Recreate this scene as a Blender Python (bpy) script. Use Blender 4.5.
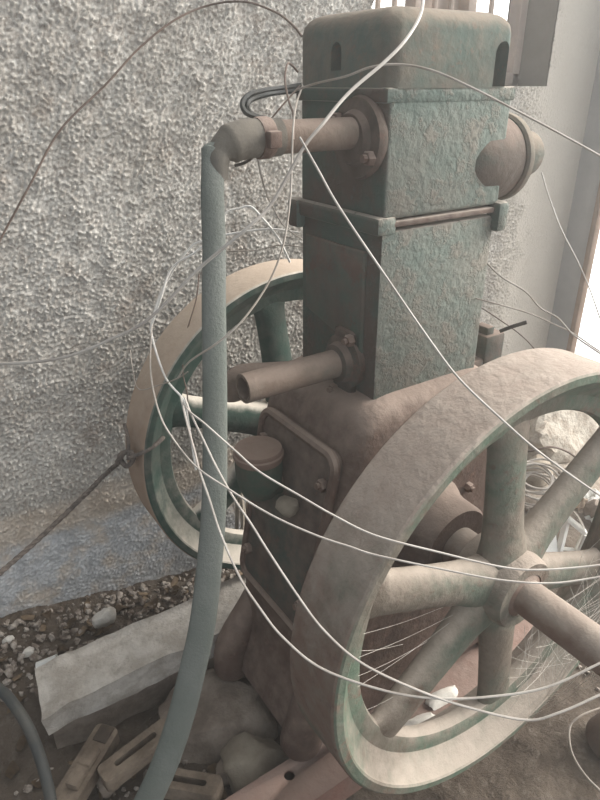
import bpy, bmesh, math, random
import numpy as np
from mathutils import Vector, Matrix, noise

for o in list(bpy.data.objects):
    bpy.data.objects.remove(o, do_unlink=True)
SC = bpy.context.scene
COL = SC.collection
R = math.radians
rng = random.Random(7)

# ------------------------------------------------------------------ camera
CAM_LOC = (-0.5680, -0.6414, 0.9365)
CAM_ROT = Matrix(((0.83104, 0.25116, -0.49627), (-0.55620, 0.37009, -0.74409), (-0.00322, 0.89440, 0.44726)))
cam_data = bpy.data.cameras.new('camera')
cam_data.sensor_fit = 'VERTICAL'
cam_data.sensor_height = 24.0
cam_data.lens = 636 / 800 * 24.0
cam_data.clip_start = 0.02
cam = bpy.data.objects.new('camera', cam_data)
cam.matrix_world = Matrix.Translation(CAM_LOC) @ CAM_ROT.to_4x4()
COL.objects.link(cam)
SC.camera = cam

# ------------------------------------------------------------------ light
AMBIENT = 0.33
BRIGHT = 3.2
FRONT_FILL = 0.5  # added fill lobe from behind the camera, lifts the back wall
SUN_E = 5.0
HAZE = 0.055
SC.view_settings.view_transform = 'Standard'
SC.view_settings.look = 'None'
SC.view_settings.exposure = 0.26
SC.view_settings.gamma = 1.0
SC.view_settings.use_curve_mapping = False

world = bpy.data.worlds.new('daylight')
SC.world = world
world.use_nodes = True
wn = world.node_tree.nodes
wl = world.node_tree.links
wn.clear()
w_out = wn.new('ShaderNodeOutputWorld')
w_bg = wn.new('ShaderNodeBackground')
w_tc = wn.new('ShaderNodeTexCoord')
w_dot = wn.new('ShaderNodeVectorMath'); w_dot.operation = 'DOT_PRODUCT'
w_dot.inputs[1].default_value = Vector((0.90, 0.10, 0.42)).normalized()
w_map = wn.new('ShaderNodeMapRange'); w_map.interpolation_type = 'SMOOTHSTEP'
w_map.inputs['From Min'].default_value = 0.25
w_map.inputs['From Max'].default_value = 0.95
w_map.inputs['To Min'].default_value = AMBIENT
w_map.inputs['To Max'].default_value = BRIGHT
w_col = wn.new('ShaderNodeMixRGB')
w_col.inputs[1].default_value = (0.86, 0.93, 1.0, 1)
w_col.inputs[2].default_value = (1.0, 0.98, 0.94, 1)
w_m2 = wn.new('ShaderNodeMapRange')
w_m2.inputs['From Min'].default_value = 0.0
w_m2.inputs['From Max'].default_value = 0.9
wl.new(w_tc.outputs['Generated'], w_dot.inputs[0])
wl.new(w_dot.outputs['Value'], w_map.inputs['Value'])
wl.new(w_dot.outputs['Value'], w_m2.inputs['Value'])
wl.new(w_m2.outputs['Result'], w_col.inputs[0])
wl.new(w_col.outputs[0], w_bg.inputs['Color'])
w_dot2 = wn.new('ShaderNodeVectorMath'); w_dot2.operation = 'DOT_PRODUCT'
w_dot2.inputs[1].default_value = Vector((0.05, -0.92, 0.38)).normalized()
w_map2 = wn.new('ShaderNodeMapRange'); w_map2.interpolation_type = 'SMOOTHSTEP'
w_map2.inputs['From Min'].default_value = 0.35
w_map2.inputs['From Max'].default_value = 0.95
w_map2.inputs['To Max'].default_value = FRONT_FILL
w_add = wn.new('ShaderNodeMath'); w_add.operation = 'ADD'
wl.new(w_tc.outputs['Generated'], w_dot2.inputs[0])
wl.new(w_dot2.outputs['Value'], w_map2.inputs['Value'])
wl.new(w_map.outputs['Result'], w_add.inputs[0])
wl.new(w_map2.outputs['Result'], w_add.inputs[1])
wl.new(w_add.outputs[0], w_bg.inputs['Strength'])
wl.new(w_bg.outputs[0], w_out.inputs['Surface'])

sun_data = bpy.data.lights.new('sun', 'SUN')
sun_data.energy = SUN_E
sun_data.angle = R(32)
sun_data.color = (1.0, 0.97, 0.92)
sun = bpy.data.objects.new('sun', sun_data)
sun.rotation_euler = Vector((-0.86, 0.23, -0.52)).to_track_quat('-Z', 'Y').to_euler()
sun.location = (3, -0.5, 2.5)
COL.objects.link(sun)

# ------------------------------------------------------------------ materials
class NT:
    def __init__(s, name):
        s.m = bpy.data.materials.new(name); s.m.use_nodes = True
        s.n = s.m.node_tree.nodes; s.l = s.m.node_tree.links
        s.b = s.n['Principled BSDF']
        s.tc = s.n.new('ShaderNodeTexCoord')
    def noise(s, scale, detail=4, rough=0.6, vec=None):
        t = s.n.new('ShaderNodeTexNoise')
        t.inputs['Scale'].default_value = scale; t.inputs['Detail'].default_value = detail
        t.inputs['Roughness'].default_value = rough
        s.l.new(vec or s.tc.outputs['Object'], t.inputs['Vector'])
        return t.outputs['Fac']
    def voro(s, scale):
        t = s.n.new('ShaderNodeTexVoronoi'); t.inputs['Scale'].default_value = scale
        s.l.new(s.tc.outputs['Object'], t.inputs['Vector'])
        return t.outputs['Distance']
    def rng(s, v, a, b, c=0.0, d=1.0):
        t = s.n.new('ShaderNodeMapRange'); t.interpolation_type = 'SMOOTHSTEP'
        for k, x in zip(('From Min', 'From Max', 'To Min', 'To Max'), (a, b, c, d)):
            t.inputs[k].default_value = x
        s.l.new(v, t.inputs['Value']); return t.outputs['Result']
    def mix(s, f, a, b):
        t = s.n.new('ShaderNodeMixRGB')
        if isinstance(f, (int, float)): t.inputs[0].default_value = f
        else: s.l.new(f, t.inputs[0])
        for i, x in ((1, a), (2, b)):
            if isinstance(x, tuple): t.inputs[i].default_value = (*x, 1)
            else: s.l.new(x, t.inputs[i])
        return t.outputs[0]
    def math(s, op, a, b=None):
        t = s.n.new('ShaderNodeMath'); t.operation = op
        for i, x in ((0, a), (1, b)):
            if x is None: continue
            if isinstance(x, (int, float)): t.inputs[i].default_value = x
            else: s.l.new(x, t.inputs[i])
        return t.outputs[0]
    def axis(s, i, geo='Position'):
        g = s.n.new('ShaderNodeNewGeometry'); x = s.n.new('ShaderNodeSeparateXYZ')
        s.l.new(g.outputs[geo], x.inputs[0]); return x.outputs[i]
    def finish(s, col, rough=0.85, bump=None, strength=0.4, dist=0.004, metal=0.0):
        if isinstance(col, tuple): s.b.inputs['Base Color'].default_value = (*col, 1)
        else: s.l.new(col, s.b.inputs['Base Color'])
        s.b.inputs['Roughness'].default_value = rough
        s.b.inputs['Metallic'].default_value = metal
        s.b.inputs['Specular IOR Level'].default_value = 0.25
        if bump is not None:
            t = s.n.new('ShaderNodeBump'); t.inputs['Strength'].default_value = strength
            t.inputs['Distance'].default_value = dist
            s.l.new(bump, t.inputs['Height']); s.l.new(t.outputs['Normal'], s.b.inputs['Normal'])
        return s.m

def painted_iron(name, paint, grime, dust, grime_amt=0.5, dust_top=0.8, dust_all=0.15, bump_s=0.35, bump_scale=90, rust=None, up0=0.05):
    """flaking paint over cast iron, settled dust on what faces up"""
    t = NT(name)
    n1 = t.noise(7, 6, 0.65); n2 = t.noise(38, 5, 0.6); n3 = t.noise(bump_scale, 5, 0.65)
    c = t.mix(t.rng(n1, 0.62 - 0.4 * grime_amt, 0.82 - 0.4 * grime_amt), paint, grime)
    c = t.mix(t.math('MULTIPLY', t.rng(n2, 0.42, 0.7), 0.45), c, grime)
    if rust:
        c = t.mix(t.rng(t.noise(16, 6, 0.75), 0.56, 0.66), c, rust)
        c = t.mix(t.math('MULTIPLY', t.rng(t.noise(70, 4, 0.7), 0.58, 0.66), 0.7), c, rust)
    up = t.rng(t.math('ADD', t.axis(2, 'Normal'), t.math('MULTIPLY', t.math('SUBTRACT', n2, 0.5), 0.5)), up0, 0.8, 0.0, dust_top)
    d = t.math('ADD', up, t.math('MULTIPLY', t.rng(n2, 0.25, 0.75), dust_all * 2))
    d.node.use_clamp = True
    c = t.mix(d, c, dust)
    b = t.math('ADD', n3, t.math('MULTIPLY', n2, 1.5))
    return t.finish(c, 0.9, b, bump_s, 0.006)

DUST = (0.40, 0.345, 0.29)
M_side = painted_iron('paint_dark', (0.050, 0.068, 0.056), (0.062, 0.046, 0.037), (0.17, 0.125, 0.10), 0.62, 0.85, 0.22, 0.25, rust=(0.095, 0.055, 0.042))
M_crank = painted_iron('grimy_iron', (0.066, 0.042, 0.032), (0.098, 0.061, 0.046), (0.28, 0.215, 0.175), 0.7, 0.75, 0.09, 0.35, 60, rust=(0.15, 0.09, 0.07))
M_wheel = painted_iron('wheel_paint', (0.082, 0.118, 0.082), (0.115, 0.098, 0.074), (0.38, 0.32, 0.265), 0.45, 0.85, 0.10, 0.3, 70, rust=(0.13, 0.09, 0.065))
M_tread = painted_iron('tread_dust', (0.155, 0.100, 0.075), (0.105, 0.108, 0.080), (0.37, 0.305, 0.255), 0.34, 0.7, 0.10, 0.4, 60, rust=(0.105, 0.066, 0.050))
M_rim2 = painted_iron('rim_green', (0.028, 0.060, 0.047), (0.045, 0.055, 0.045), (0.66, 0.59, 0.50), 0.35, 1.0, 0.03, 0.2, 70, up0=-0.05)
M_panel = painted_iron('panel_green', (0.062, 0.092, 0.074), (0.085, 0.068, 0.055), (0.17, 0.125, 0.10), 0.45, 0.85, 0.15, 0.25, rust=(0.095, 0.06, 0.045))
M_spoke = painted_iron('spoke_paint', (0.098, 0.118, 0.088), (0.135, 0.108, 0.082), (0.36, 0.30, 0.245), 0.6, 0.8, 0.12, 0.35, 70, rust=(0.11, 0.075, 0.055))
M_hub = painted_iron('hub_dust', (0.125, 0.12, 0.092), (0.15, 0.115, 0.088), (0.34, 0.28, 0.23), 0.6, 0.8, 0.16, 0.5, 60, rust=(0.11, 0.075, 0.055))
M_tread2 = painted_iron('tread_tan', (0.33, 0.235, 0.17), (0.27, 0.19, 0.14), (0.46, 0.37, 0.29), 0.35, 0.8, 0.1, 0.2, 60)
M_wheel2 = painted_iron('wheel_green', (0.028, 0.060, 0.047), (0.045, 0.055, 0.045), (0.66, 0.59, 0.50), 0.35, 1.0, 0.03, 0.2, 70, up0=0.22)
M_shaft = painted_iron('rusty_shaft', (0.15, 0.088, 0.064), (0.11, 0.06, 0.043), DUST, 0.5, 0.5, 0.10, 0.3, 60)
M_pipe = painted_iron('pipe_paint', (0.105, 0.105, 0.086), (0.145, 0.103, 0.078), (0.23, 0.175, 0.14), 0.55, 0.75, 0.2, 0.3, 70)
M_bolt = painted_iron('rusty_bolt', (0.14, 0.085, 0.06), (0.10, 0.06, 0.045), (0.30, 0.23, 0.19), 0.5, 0.7, 0.2, 0.3)
M_cover = painted_iron('cover_paint', (0.080, 0.108, 0.090), (0.108, 0.095, 0.076), (0.21, 0.17, 0.13), 0.4, 0.75, 0.18, 0.25, 60, rust=(0.14, 0.10, 0.075))
M_joint = painted_iron('joint_grime', (0.075, 0.06, 0.05), (0.13, 0.085, 0.065), (0.30, 0.25, 0.21), 0.5, 0.8, 0.15, 0.4)
M_lid = painted_iron('lid_rust', (0.17, 0.11, 0.085), (0.14, 0.085, 0.065), (0.24, 0.175, 0.14), 0.5, 0.7, 0.2, 0.25)
M_cup = painted_iron('cup_green', (0.045, 0.075, 0.055), (0.06, 0.05, 0.04), (0.22, 0.16, 0.13), 0.3, 0.8, 0.08, 0.25)

def block_mat(name, bumpy=1.0):
    t = NT(name)
    n1 = t.noise(8, 6, 0.7); n2 = t.noise(45, 5, 0.65); v = t.noise(110, 3, 0.5)
    flake = t.rng(t.noise(26, 6, 0.75), 0.50, 0.58)
    paint = t.mix(t.rng(n1, 0.35, 0.65), (0.120, 0.150, 0.128), (0.165, 0.165, 0.138))
    c = t.mix(t.math('MULTIPLY', flake, 0.55), paint, (0.20, 0.17, 0.138))
    c = t.mix(t.math('MULTIPLY', t.rng(n2, 0.5, 0.75), 0.4), c, (0.15, 0.16, 0.14))
    # the -X flank is darker and browner than the face towards the wheel
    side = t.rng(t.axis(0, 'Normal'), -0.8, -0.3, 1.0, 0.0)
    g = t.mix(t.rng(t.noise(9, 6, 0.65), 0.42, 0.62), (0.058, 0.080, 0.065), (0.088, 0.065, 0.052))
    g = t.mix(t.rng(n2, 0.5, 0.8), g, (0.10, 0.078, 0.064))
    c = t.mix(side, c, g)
    up = t.rng(t.axis(2, 'Normal'), 0.1, 0.8, 0.0, 0.8)
    c = t.mix(up, c, DUST)
    c = t.mix(t.math('MULTIPLY', t.rng(t.noise(60, 4, 0.7), 0.60, 0.68), 0.75), c, (0.085, 0.092, 0.08))
    b = t.math('ADD', t.math('MULTIPLY', flake, 0.9), t.math('ADD', v, n2))
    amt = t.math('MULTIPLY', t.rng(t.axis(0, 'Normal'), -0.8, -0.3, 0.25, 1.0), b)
    return t.finish(c, 0.9, amt, 0.5 * bumpy, 0.006)
M_block = block_mat('blistered_paint')

def simple(name, col, col2=None, scale=20, rough=0.8, bump=0.2, bscale=80, metal=0.0, dist=0.004):
    t = NT(name)
    c = t.mix(t.rng(t.noise(scale, 5, 0.65), 0.35, 0.65), col, col2 or tuple(x * 0.75 for x in col))
    return t.finish(c, rough, t.noise(bscale, 5, 0.65), bump, dist, metal)

M_hose = simple('green_hose', (0.125, 0.136, 0.118), (0.155, 0.162, 0.145), 14, 0.6, 0.35, 260)
M_hosedark = simple('hose_cuff', (0.15, 0.13, 0.105), (0.11, 0.10, 0.085), 25, 0.8, 0.3)
M_black = simple('black_rubber', (0.05, 0.052, 0.05), (0.075, 0.07, 0.06), 30, 0.55, 0.2)
M_wire_w = simple('white_wire', (0.46, 0.42, 0.375), (0.34, 0.30, 0.265), 25, 0.5, 0.1)
M_wire_l = simple('bright_wire', (0.80, 0.77, 0.72), (0.66, 0.62, 0.57), 25, 0.5, 0.1)
M_wire_g = simple('dusty_wire', (0.36, 0.32, 0.28), (0.27, 0.23, 0.19), 25, 0.6, 0.1)
M_wire_b = simple('brown_wire', (0.16, 0.115, 0.09), (0.11, 0.08, 0.065), 25, 0.7, 0.1)
M_rope = simple('rope_fibre', (0.19, 0.155, 0.13), (0.10, 0.085, 0.075), 60, 0.95, 0.9, 240)
M_web = simple('cobweb_silk', (0.55, 0.50, 0.44), (0.45, 0.40, 0.35), 40, 0.9, 0.0)
M_conc = simple('old_concrete', (0.52, 0.48, 0.43), (0.36, 0.32, 0.275), 26, 0.95, 0.9, 45, dist=0.008)
M_rock = simple('grey_stone', (0.29, 0.24, 0.195), (0.16, 0.125, 0.10), 14, 0.95, 0.6, 50, dist=0.008)
M_rock2 = simple('dusty_brick_lump', (0.29, 0.25, 0.195), (0.22, 0.18, 0.14), 14, 0.95, 0.5, 50, dist=0.008)
M_plaster = simple('white_plaster_lump', (0.66, 0.62, 0.56), (0.50, 0.46, 0.40), 18, 0.9, 0.4, 60)
M_mason = simple('speckled_mortar', (0.50, 0.45, 0.38), (0.30, 0.25, 0.20), 30, 0.95, 0.8, 45, dist=0.01)
M_wood = simple('weathered_wood', (0.23, 0.18, 0.135), (0.13, 0.098, 0.072), 26, 0.9, 0.6, 70, dist=0.005)
M_wooddark = simple('charred_wood', (0.10, 0.075, 0.055), (0.06, 0.045, 0.035), 26, 0.9, 0.5, 70)
M_chan = painted_iron('channel_rust', (0.19, 0.125, 0.10), (0.22, 0.105, 0.078), (0.24, 0.18, 0.15), 0.5, 0.5, 0.15, 0.3)
M_leaf = simple('dead_leaf', (0.20, 0.145, 0.09), (0.13, 0.09, 0.06), 40, 0.8, 0.2)
M_white = simple('white_plastic', (0.75, 0.74, 0.70), (0.62, 0.60, 0.56), 12, 0.5, 0.05)
M_paper = simple('crumpled_paper', (0.62, 0.53, 0.43), (0.45, 0.35, 0.27), 16, 0.9, 0.2)
M_jamb = simple('smooth_plaster', (0.36, 0.355, 0.35), (0.30, 0.30, 0.295), 6, 0.95, 0.15, 60)
M_reveal = simple('window_reveal', (0.21, 0.19, 0.165), (0.17, 0.155, 0.13), 8, 0.95, 0.2)
M_frame = simple('brown_timber', (0.26, 0.18, 0.135), (0.20, 0.14, 0.10), 18, 0.7, 0.2)
M_bars = simple('pinkish_bars', (0.50, 0.40, 0.33), (0.40, 0.32, 0.27), 14, 0.7, 0.1)
M_stalk = simple('dry_stalk', (0.50, 0.44, 0.36), (0.38, 0.33, 0.27), 14, 0.8, 0.1)
M_gravel = simple('pale_grit', (0.42, 0.37, 0.32), (0.15, 0.115, 0.09), 45, 0.95, 0.4)
M_twig = simple('dark_twig', (0.09, 0.075, 0.06), (0.06, 0.05, 0.04), 40, 0.9, 0.3)

def wall_mat():
    t = NT('roughcast_render')
    n1 = t.noise(5, 5, 0.65); n2 = t.noise(42, 5, 0.7); n3 = t.noise(13, 5, 0.7)
    c = t.mix(t.rng(n1, 0.36, 0.64), (0.54, 0.51, 0.465), (0.44, 0.405, 0.36))
    c = t.mix(t.math('MULTIPLY', t.rng(n3, 0.52, 0.7), 0.6), c, (0.33, 0.265, 0.215))
    c = t.mix(t.math('MULTIPLY', t.rng(n2, 0.45, 0.7), 0.45), c, (0.27, 0.23, 0.195))
    c = t.mix(t.math('MULTIPLY', t.rng(t.noise(150, 3, 0.6), 0.50, 0.62), 0.55), c, (0.22, 0.185, 0.155))  # these and the pale specks below paint extra shading contrast into the grain
    c = t.mix(t.math('MULTIPLY', t.rng(t.noise(130, 3, 0.6), 0.56, 0.66), 0.6), c, (0.70, 0.67, 0.62))
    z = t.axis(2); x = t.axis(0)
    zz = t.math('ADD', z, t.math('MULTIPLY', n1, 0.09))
    # exposed tan backing coat in a band, then patchy pale grey towards the foot
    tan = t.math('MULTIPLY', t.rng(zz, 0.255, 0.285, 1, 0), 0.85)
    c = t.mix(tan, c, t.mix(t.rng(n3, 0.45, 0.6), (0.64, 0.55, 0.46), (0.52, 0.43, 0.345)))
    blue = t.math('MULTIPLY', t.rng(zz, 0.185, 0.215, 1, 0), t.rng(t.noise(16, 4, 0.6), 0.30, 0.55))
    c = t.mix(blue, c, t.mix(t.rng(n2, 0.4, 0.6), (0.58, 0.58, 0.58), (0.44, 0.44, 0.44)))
    pale = t.rng(t.math('ADD', x, t.math('MULTIPLY', n3, 0.12)), 0.80, 0.86)
    c = t.mix(t.math('MULTIPLY', pale, 0.9), c, (0.50, 0.455, 0.395))
    return t.finish(c, 0.95, t.noise(200, 4, 0.7), 0.35, 0.004)
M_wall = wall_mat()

def ground_mat():
    t = NT('dirt_floor')
    n1 = t.noise(6, 6, 0.7); n2 = t.noise(55, 6, 0.7)
    c = t.mix(t.rng(n1, 0.35, 0.62), (0.070, 0.052, 0.038), (0.120, 0.094, 0.072))
    c = t.mix(t.math('MULTIPLY', t.rng(n2, 0.52, 0.68), 0.35), c, (0.24, 0.205, 0.17))
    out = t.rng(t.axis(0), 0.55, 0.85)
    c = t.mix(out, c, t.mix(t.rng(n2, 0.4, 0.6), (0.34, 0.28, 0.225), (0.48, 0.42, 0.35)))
    return t.finish(c, 0.97, t.math('ADD', n1, n2), 0.8, 0.012)
M_ground = ground_mat()

# ------------------------------------------------------------------ mesh helpers
def V(*a): return Vector(a)

def mesh_obj(name, bm, mat, parent=None, smooth=True, angle=40):
    me = bpy.data.meshes.new(name)
    bmesh.ops.recalc_face_normals(bm, faces=bm.faces[:])
    bm.to_mesh(me); bm.free()
    o = bpy.data.objects.new(name, me)
    me.materials.append(mat)
    COL.objects.link(o)
    if smooth:
        for p in me.polygons: p.use_smooth = True
        try: me.set_sharp_from_angle(angle=R(angle))
        except Exception: pass
    if parent is not None:
        root = parent
        while root.parent: root = root.parent
        base = root.location.copy()
        # meshes are written in world coordinates; move them into the thing's frame
        if parent.type == 'EMPTY' or parent == root:
            me.transform(Matrix.Translation(-base))
        else:
            me.transform(Matrix.Translation(-base))
        o.parent = parent
    return o

def settle(o, loc):
    """put a top-level mesh's origin at its base"""
    o.data.transform(Matrix.Translation(-Vector(loc))); o.location = loc
    return o

def tag(o, label, cat, group=None, kind=None):
    o['label'] = label; o['category'] = cat
    if group: o['group'] = group
    if kind: o['kind'] = kind
    return o

def struct(o):
    o['kind'] = 'structure'; return o

def empty(name, loc):
    o = bpy.data.objects.new(name, None); o.location = loc; o.empty_display_size = 0.05
    COL.objects.link(o); return o

def box(bm, lo, hi, bevel=0.0, seg=2, rot=None):
    lo, hi = Vector(lo), Vector(hi)
    r = bmesh.ops.create_cube(bm, size=1)
    vs = r['verts']
    for v in vs:
        v.co = Vector((v.co.x * (hi.x - lo.x), v.co.y * (hi.y - lo.y), v.co.z * (hi.z - lo.z)))
    if bevel > 0:
        es = list({e for v in vs for e in v.link_edges})
        out = bmesh.ops.bevel(bm, geom=es, offset=bevel, segments=seg, affect='EDGES', profile=0.5)
        vs = list({v for f in out['faces'] for v in f.verts} | {v for v in vs if v.is_valid})
    c = (lo + hi) / 2
    for v in vs:
        v.co = (rot @ v.co if rot else v.co) + c
    return vs

def frame_of(d):
    d = d.normalized()
    a = Vector((0, 0, 1)) if abs(d.z) < 0.9 else Vector((1, 0, 0))
    u = d.cross(a).normalized(); return u, d.cross(u).normalized()

def spline(pts, n=8):
    pts = [Vector(p) for p in pts]
    if len(pts) < 3: return pts
    out = []
    P = [2 * pts[0] - pts[1]] + pts + [2 * pts[-1] - pts[-2]]
    for i in range(1, len(P) - 2):
        a, b, c, d = P[i - 1:i + 3]
        for k in range(n):
            t = k / n
            out.append(0.5 * ((2 * b) + (c - a) * t + (2 * a - 5 * b + 4 * c - d) * t * t + (3 * b - a - 3 * c + d) * t ** 3))
    out.append(pts[-1])
    return out

def tube(bm, pts, r, seg=8, r2=None, flat_dir=None, cap=True):
    """sweep; r and r2 are numbers or per-point lists; flat_dir: direction of the wide axis"""
    pts = [Vector(p) for p in pts]; n = len(pts)
    rs = r if isinstance(r, (list, tuple)) else [r] * n
    r2s = rs if r2 is None else (r2 if isinstance(r2, (list, tuple)) else [r2] * n)
    rings = []; u = None
    for i, p in enumerate(pts):
        d = (pts[min(i + 1, n - 1)] - pts[max(i - 1, 0)]).normalized()
        if flat_dir is not None:
            fd = flat_dir[i] if isinstance(flat_dir, list) else flat_dir
            u = (Vector(fd) - d * d.dot(Vector(fd))).normalized()
        elif u is None: u, _ = frame_of(d)
        else: u = (u - d * u.dot(d)).normalized()
        w = d.cross(u)
        rings.append([bm.verts.new(p + u * (rs[i] * math.cos(2 * math.pi * k / seg)) + w * (r2s[i] * math.sin(2 * math.pi * k / seg))) for k in range(seg)])
    for a, b in zip(rings, rings[1:]):
        for k in range(seg):
            bm.faces.new((a[k], a[(k + 1) % seg], b[(k + 1) % seg], b[k]))
    if cap:
        bm.faces.new(rings[0][::-1]); bm.faces.new(rings[-1])
    return rings

def lathe(bm, prof, origin, axis, seg=32, closed=False):
    """prof: (r, h) along axis; closed joins last to first (a ring section)"""
    axis = Vector(axis).normalized(); u, w = frame_of(axis); o = Vector(origin)
    rings = []
    for r, h in prof:
        if r < 1e-6: rings.append([bm.verts.new(o + axis * h)])
        else: rings.append([bm.verts.new(o + axis * h + (u * math.cos(2 * math.pi * k / seg) + w * math.sin(2 * math.pi * k / seg)) * r) for k in range(seg)])
    pairs = list(zip(rings, rings[1:])) + ([(rings[-1], rings[0])] if closed else [])
    for a, b in pairs:
        for k in range(seg):
            q = [a[k % len(a)], a[(k + 1) % len(a)], b[(k + 1) % len(b)], b[k % len(b)]]
            q2 = []
            for v in q:
                if v not in q2: q2.append(v)
            if len(q2) > 2: bm.faces.new(q2)
    if not closed:
        if len(rings[0]) > 1: bm.faces.new(rings[0][::-1])
        if len(rings[-1]) > 1: bm.faces.new(rings[-1])

def rrect(x0, x1, y0, y1, r, n=5):
    out = []
    for cx, cy, a0 in ((x1 - r, y1 - r, 0), (x0 + r, y1 - r, 90), (x0 + r, y0 + r, 180), (x1 - r, y0 + r, 270)):
        for k in range(n + 1):
            a = R(a0 + 90 * k / n); out.append((cx + r * math.cos(a), cy + r * math.sin(a)))
    return out

def loft(bm, rings, cap=True):
    vr = [[bm.verts.new(p) for p in ring] for ring in rings]
    n = len(vr[0])
    for a, b in zip(vr, vr[1:]):
        for k in range(n): bm.faces.new((a[k], a[(k + 1) % n], b[(k + 1) % n], b[k]))
    if cap: bm.faces.new(vr[0][::-1]); bm.faces.new(vr[-1])

def plate(bm, o, u, v, w, h, t, r, n=5):
    """rounded plate centred on o in the plane u,v, thickness t along u x v"""
    o, u, v = Vector(o), Vector(u).normalized(), Vector(v).normalized(); nn = u.cross(v)
    pts = rrect(-w / 2, w / 2, -h / 2, h / 2, r, n)
    e = min(t * 0.3, 0.002)
    rings = []
    for s, off in ((1.0, 0), (1.0, t - e), (1 - 2 * e / min(w, h), t)):
        rings.append([o + u * (a * s) + v * (b * s) + nn * off for a, b in pts])
    loft(bm, rings)

def hexbolt(bm, o, n, r=0.009, h=0.010):
    lathe(bm, [(r, 0), (r, h * 0.8), (r * 0.8, h), (0, h)], o, n, 6)
    lathe(bm, [(r * 0.5, h * 0.9), (r * 0.5, h * 1.5), (0, h * 1.5)], o, n, 8)

def rock(bm, c, size, seed, sub=3, cuts=7, rough=0.12, flat_bottom=None):
    rg = random.Random(seed); c = Vector(c); size = Vector(size)
    r = bmesh.ops.create_icosphere(bm, subdivisions=sub, radius=1)
    planes = []
    for _ in range(cuts):
        d = Vector((rg.gauss(0, 1), rg.gauss(0, 1), rg.gauss(0, 1))).normalized()
        planes.append((d, rg.uniform(0.62, 0.85)))
    off = Vector((rg.uniform(-9, 9), rg.uniform(-9, 9), rg.uniform(-9, 9)))
    for v in r['verts']:
        p = v.co.copy()
        for d, k in planes:
            s = p.dot(d)
            if s > k: p -= d * (s - k) * 0.92
        p *= 1 + rough * noise.noise(p * 2.2 + off) + rough * 0.5 * noise.noise(p * 6 + off) + rough * 0.25 * noise.noise(p * 17 + off)
        v.co = Vector((p.x * size.x, p.y * size.y, p.z * size.z)) + c
        if flat_bottom is not None: v.co.z = max(v.co.z, flat_bottom)

def cut(obj, cutters):
    """carve openings with boolean modifiers, baked into the mesh"""
    for c in cutters:
        m = obj.modifiers.new('cut', 'BOOLEAN'); m.operation = 'DIFFERENCE'; m.object = c; m.solver = 'EXACT'
        dg = bpy.context.evaluated_depsgraph_get(); dg.update()
        me = bpy.data.meshes.new_from_object(obj.evaluated_get(dg))
        obj.modifiers.clear(); obj.data = me
        bpy.data.objects.remove(c, do_unlink=True)

# ------------------------------------------------------------------ setting
WY = 0.44                       # face of the back wall
WX0, WX1, WZ0, WZ1 = -1.0, 1.05, -0.16, 1.3
WIN = (0.318, 0.865, 0.925, 1.29)
def band_noise(shape, lo, hi, seed):
    g = np.random.default_rng(seed).standard_normal(shape)
    F = np.fft.rfft2(g); fy = np.fft.fftfreq(shape[0])[:, None]; fx = np.fft.rfftfreq(shape[1])[None]
    f = np.hypot(fx, fy)
    F *= np.exp(-((f / hi) ** 2)) * (1 - np.exp(-((f / lo) ** 2)))
    a = np.fft.irfft2(F, s=shape); return a / a.std()
def build_wall():
    step = 0.0024
    nx = int((WX1 - WX0) / step) + 1; nz = int((WZ1 - WZ0) / step) + 1
    xs = np.linspace(WX0, WX1, nx); zs = np.linspace(WZ0, WZ1, nz)
    a = band_noise((nz, nx), 0.27, 0.50, 1); b = band_noise((nz, nx), 0.01, 0.06, 2)
    h = np.clip(a + 0.18 * b + 0.25, 0, 3) ** 1.25 * 0.0027 + b * 0.0004
    X, Z = np.meshgrid(xs, zs)
    smooth = np.clip((X + 0.02 * b - 0.80) / 0.08, 0, 1)
    low = np.clip((0.20 - Z) / 0.06, 0, 1)
    h = h * (1 - 0.85 * smooth) * (1 - 0.45 * low) - 0.004 * low * (1 - smooth)
    h = np.clip(h, -0.008, 0.012)
    co = np.stack([X, WY - h, Z], -1).reshape(-1, 3)
    idx = np.arange(nx * nz).reshape(nz, nx)
    q = np.stack([idx[:-1, :-1], idx[:-1, 1:], idx[1:, 1:], idx[1:, :-1]], -1)
    xm = (xs[:-1] + xs[1:]) / 2; zm = (zs[:-1] + zs[1:]) / 2
    XM, ZM = np.meshgrid(xm, zm)
    keep = ~((XM > WIN[0]) & (XM < WIN[1]) & (ZM > WIN[2]) & (ZM < WIN[3]))
    q = q[keep]
    me = bpy.data.meshes.new('wall_back')
    me.from_pydata(co.tolist(), [], q.tolist())
    for p in me.polygons: p.use_smooth = True
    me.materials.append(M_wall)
    o = bpy.data.objects.new('wall_back', me); COL.objects.link(o); struct(o)
build_wall()
# reveals of the window recess and the body of the wall around it
bm = bmesh.new()
d = 0.105
box(bm, (WIN[0] - 0.05, WY, WIN[2] - 0.03), (WIN[0] - 0.001, WY + d, WIN[3]))
box(bm, (WIN[1] + 0.001, WY + 0.004, WIN[2] - 0.03), (WIN[1] + 0.05, WY + d + 0.04, WIN[3]))
box(bm, (WIN[0] - 0.05, WY + 0.004, WIN[2] - 0.05), (WIN[1] + 0.05, WY + d + 0.05, WIN[2] + 0.001))
struct(mesh_obj('trim_1', bm, M_reveal, smooth=False))
bm = bmesh.new()
for xx in (WIN[0] + 0.012, WIN[0] + 0.20, WIN[0] + 0.36, WIN[1] - 0.012):
    box(bm, (xx - 0.013, WY + d - 0.02, WIN[2]), (xx + 0.013, WY + d + 0.015, WIN[3]), 0.003)
box(bm, (WIN[0], WY + d - 0.02, WIN[2]), (WIN[1], WY + d + 0.015, WIN[2] + 0.03), 0.003)
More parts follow.
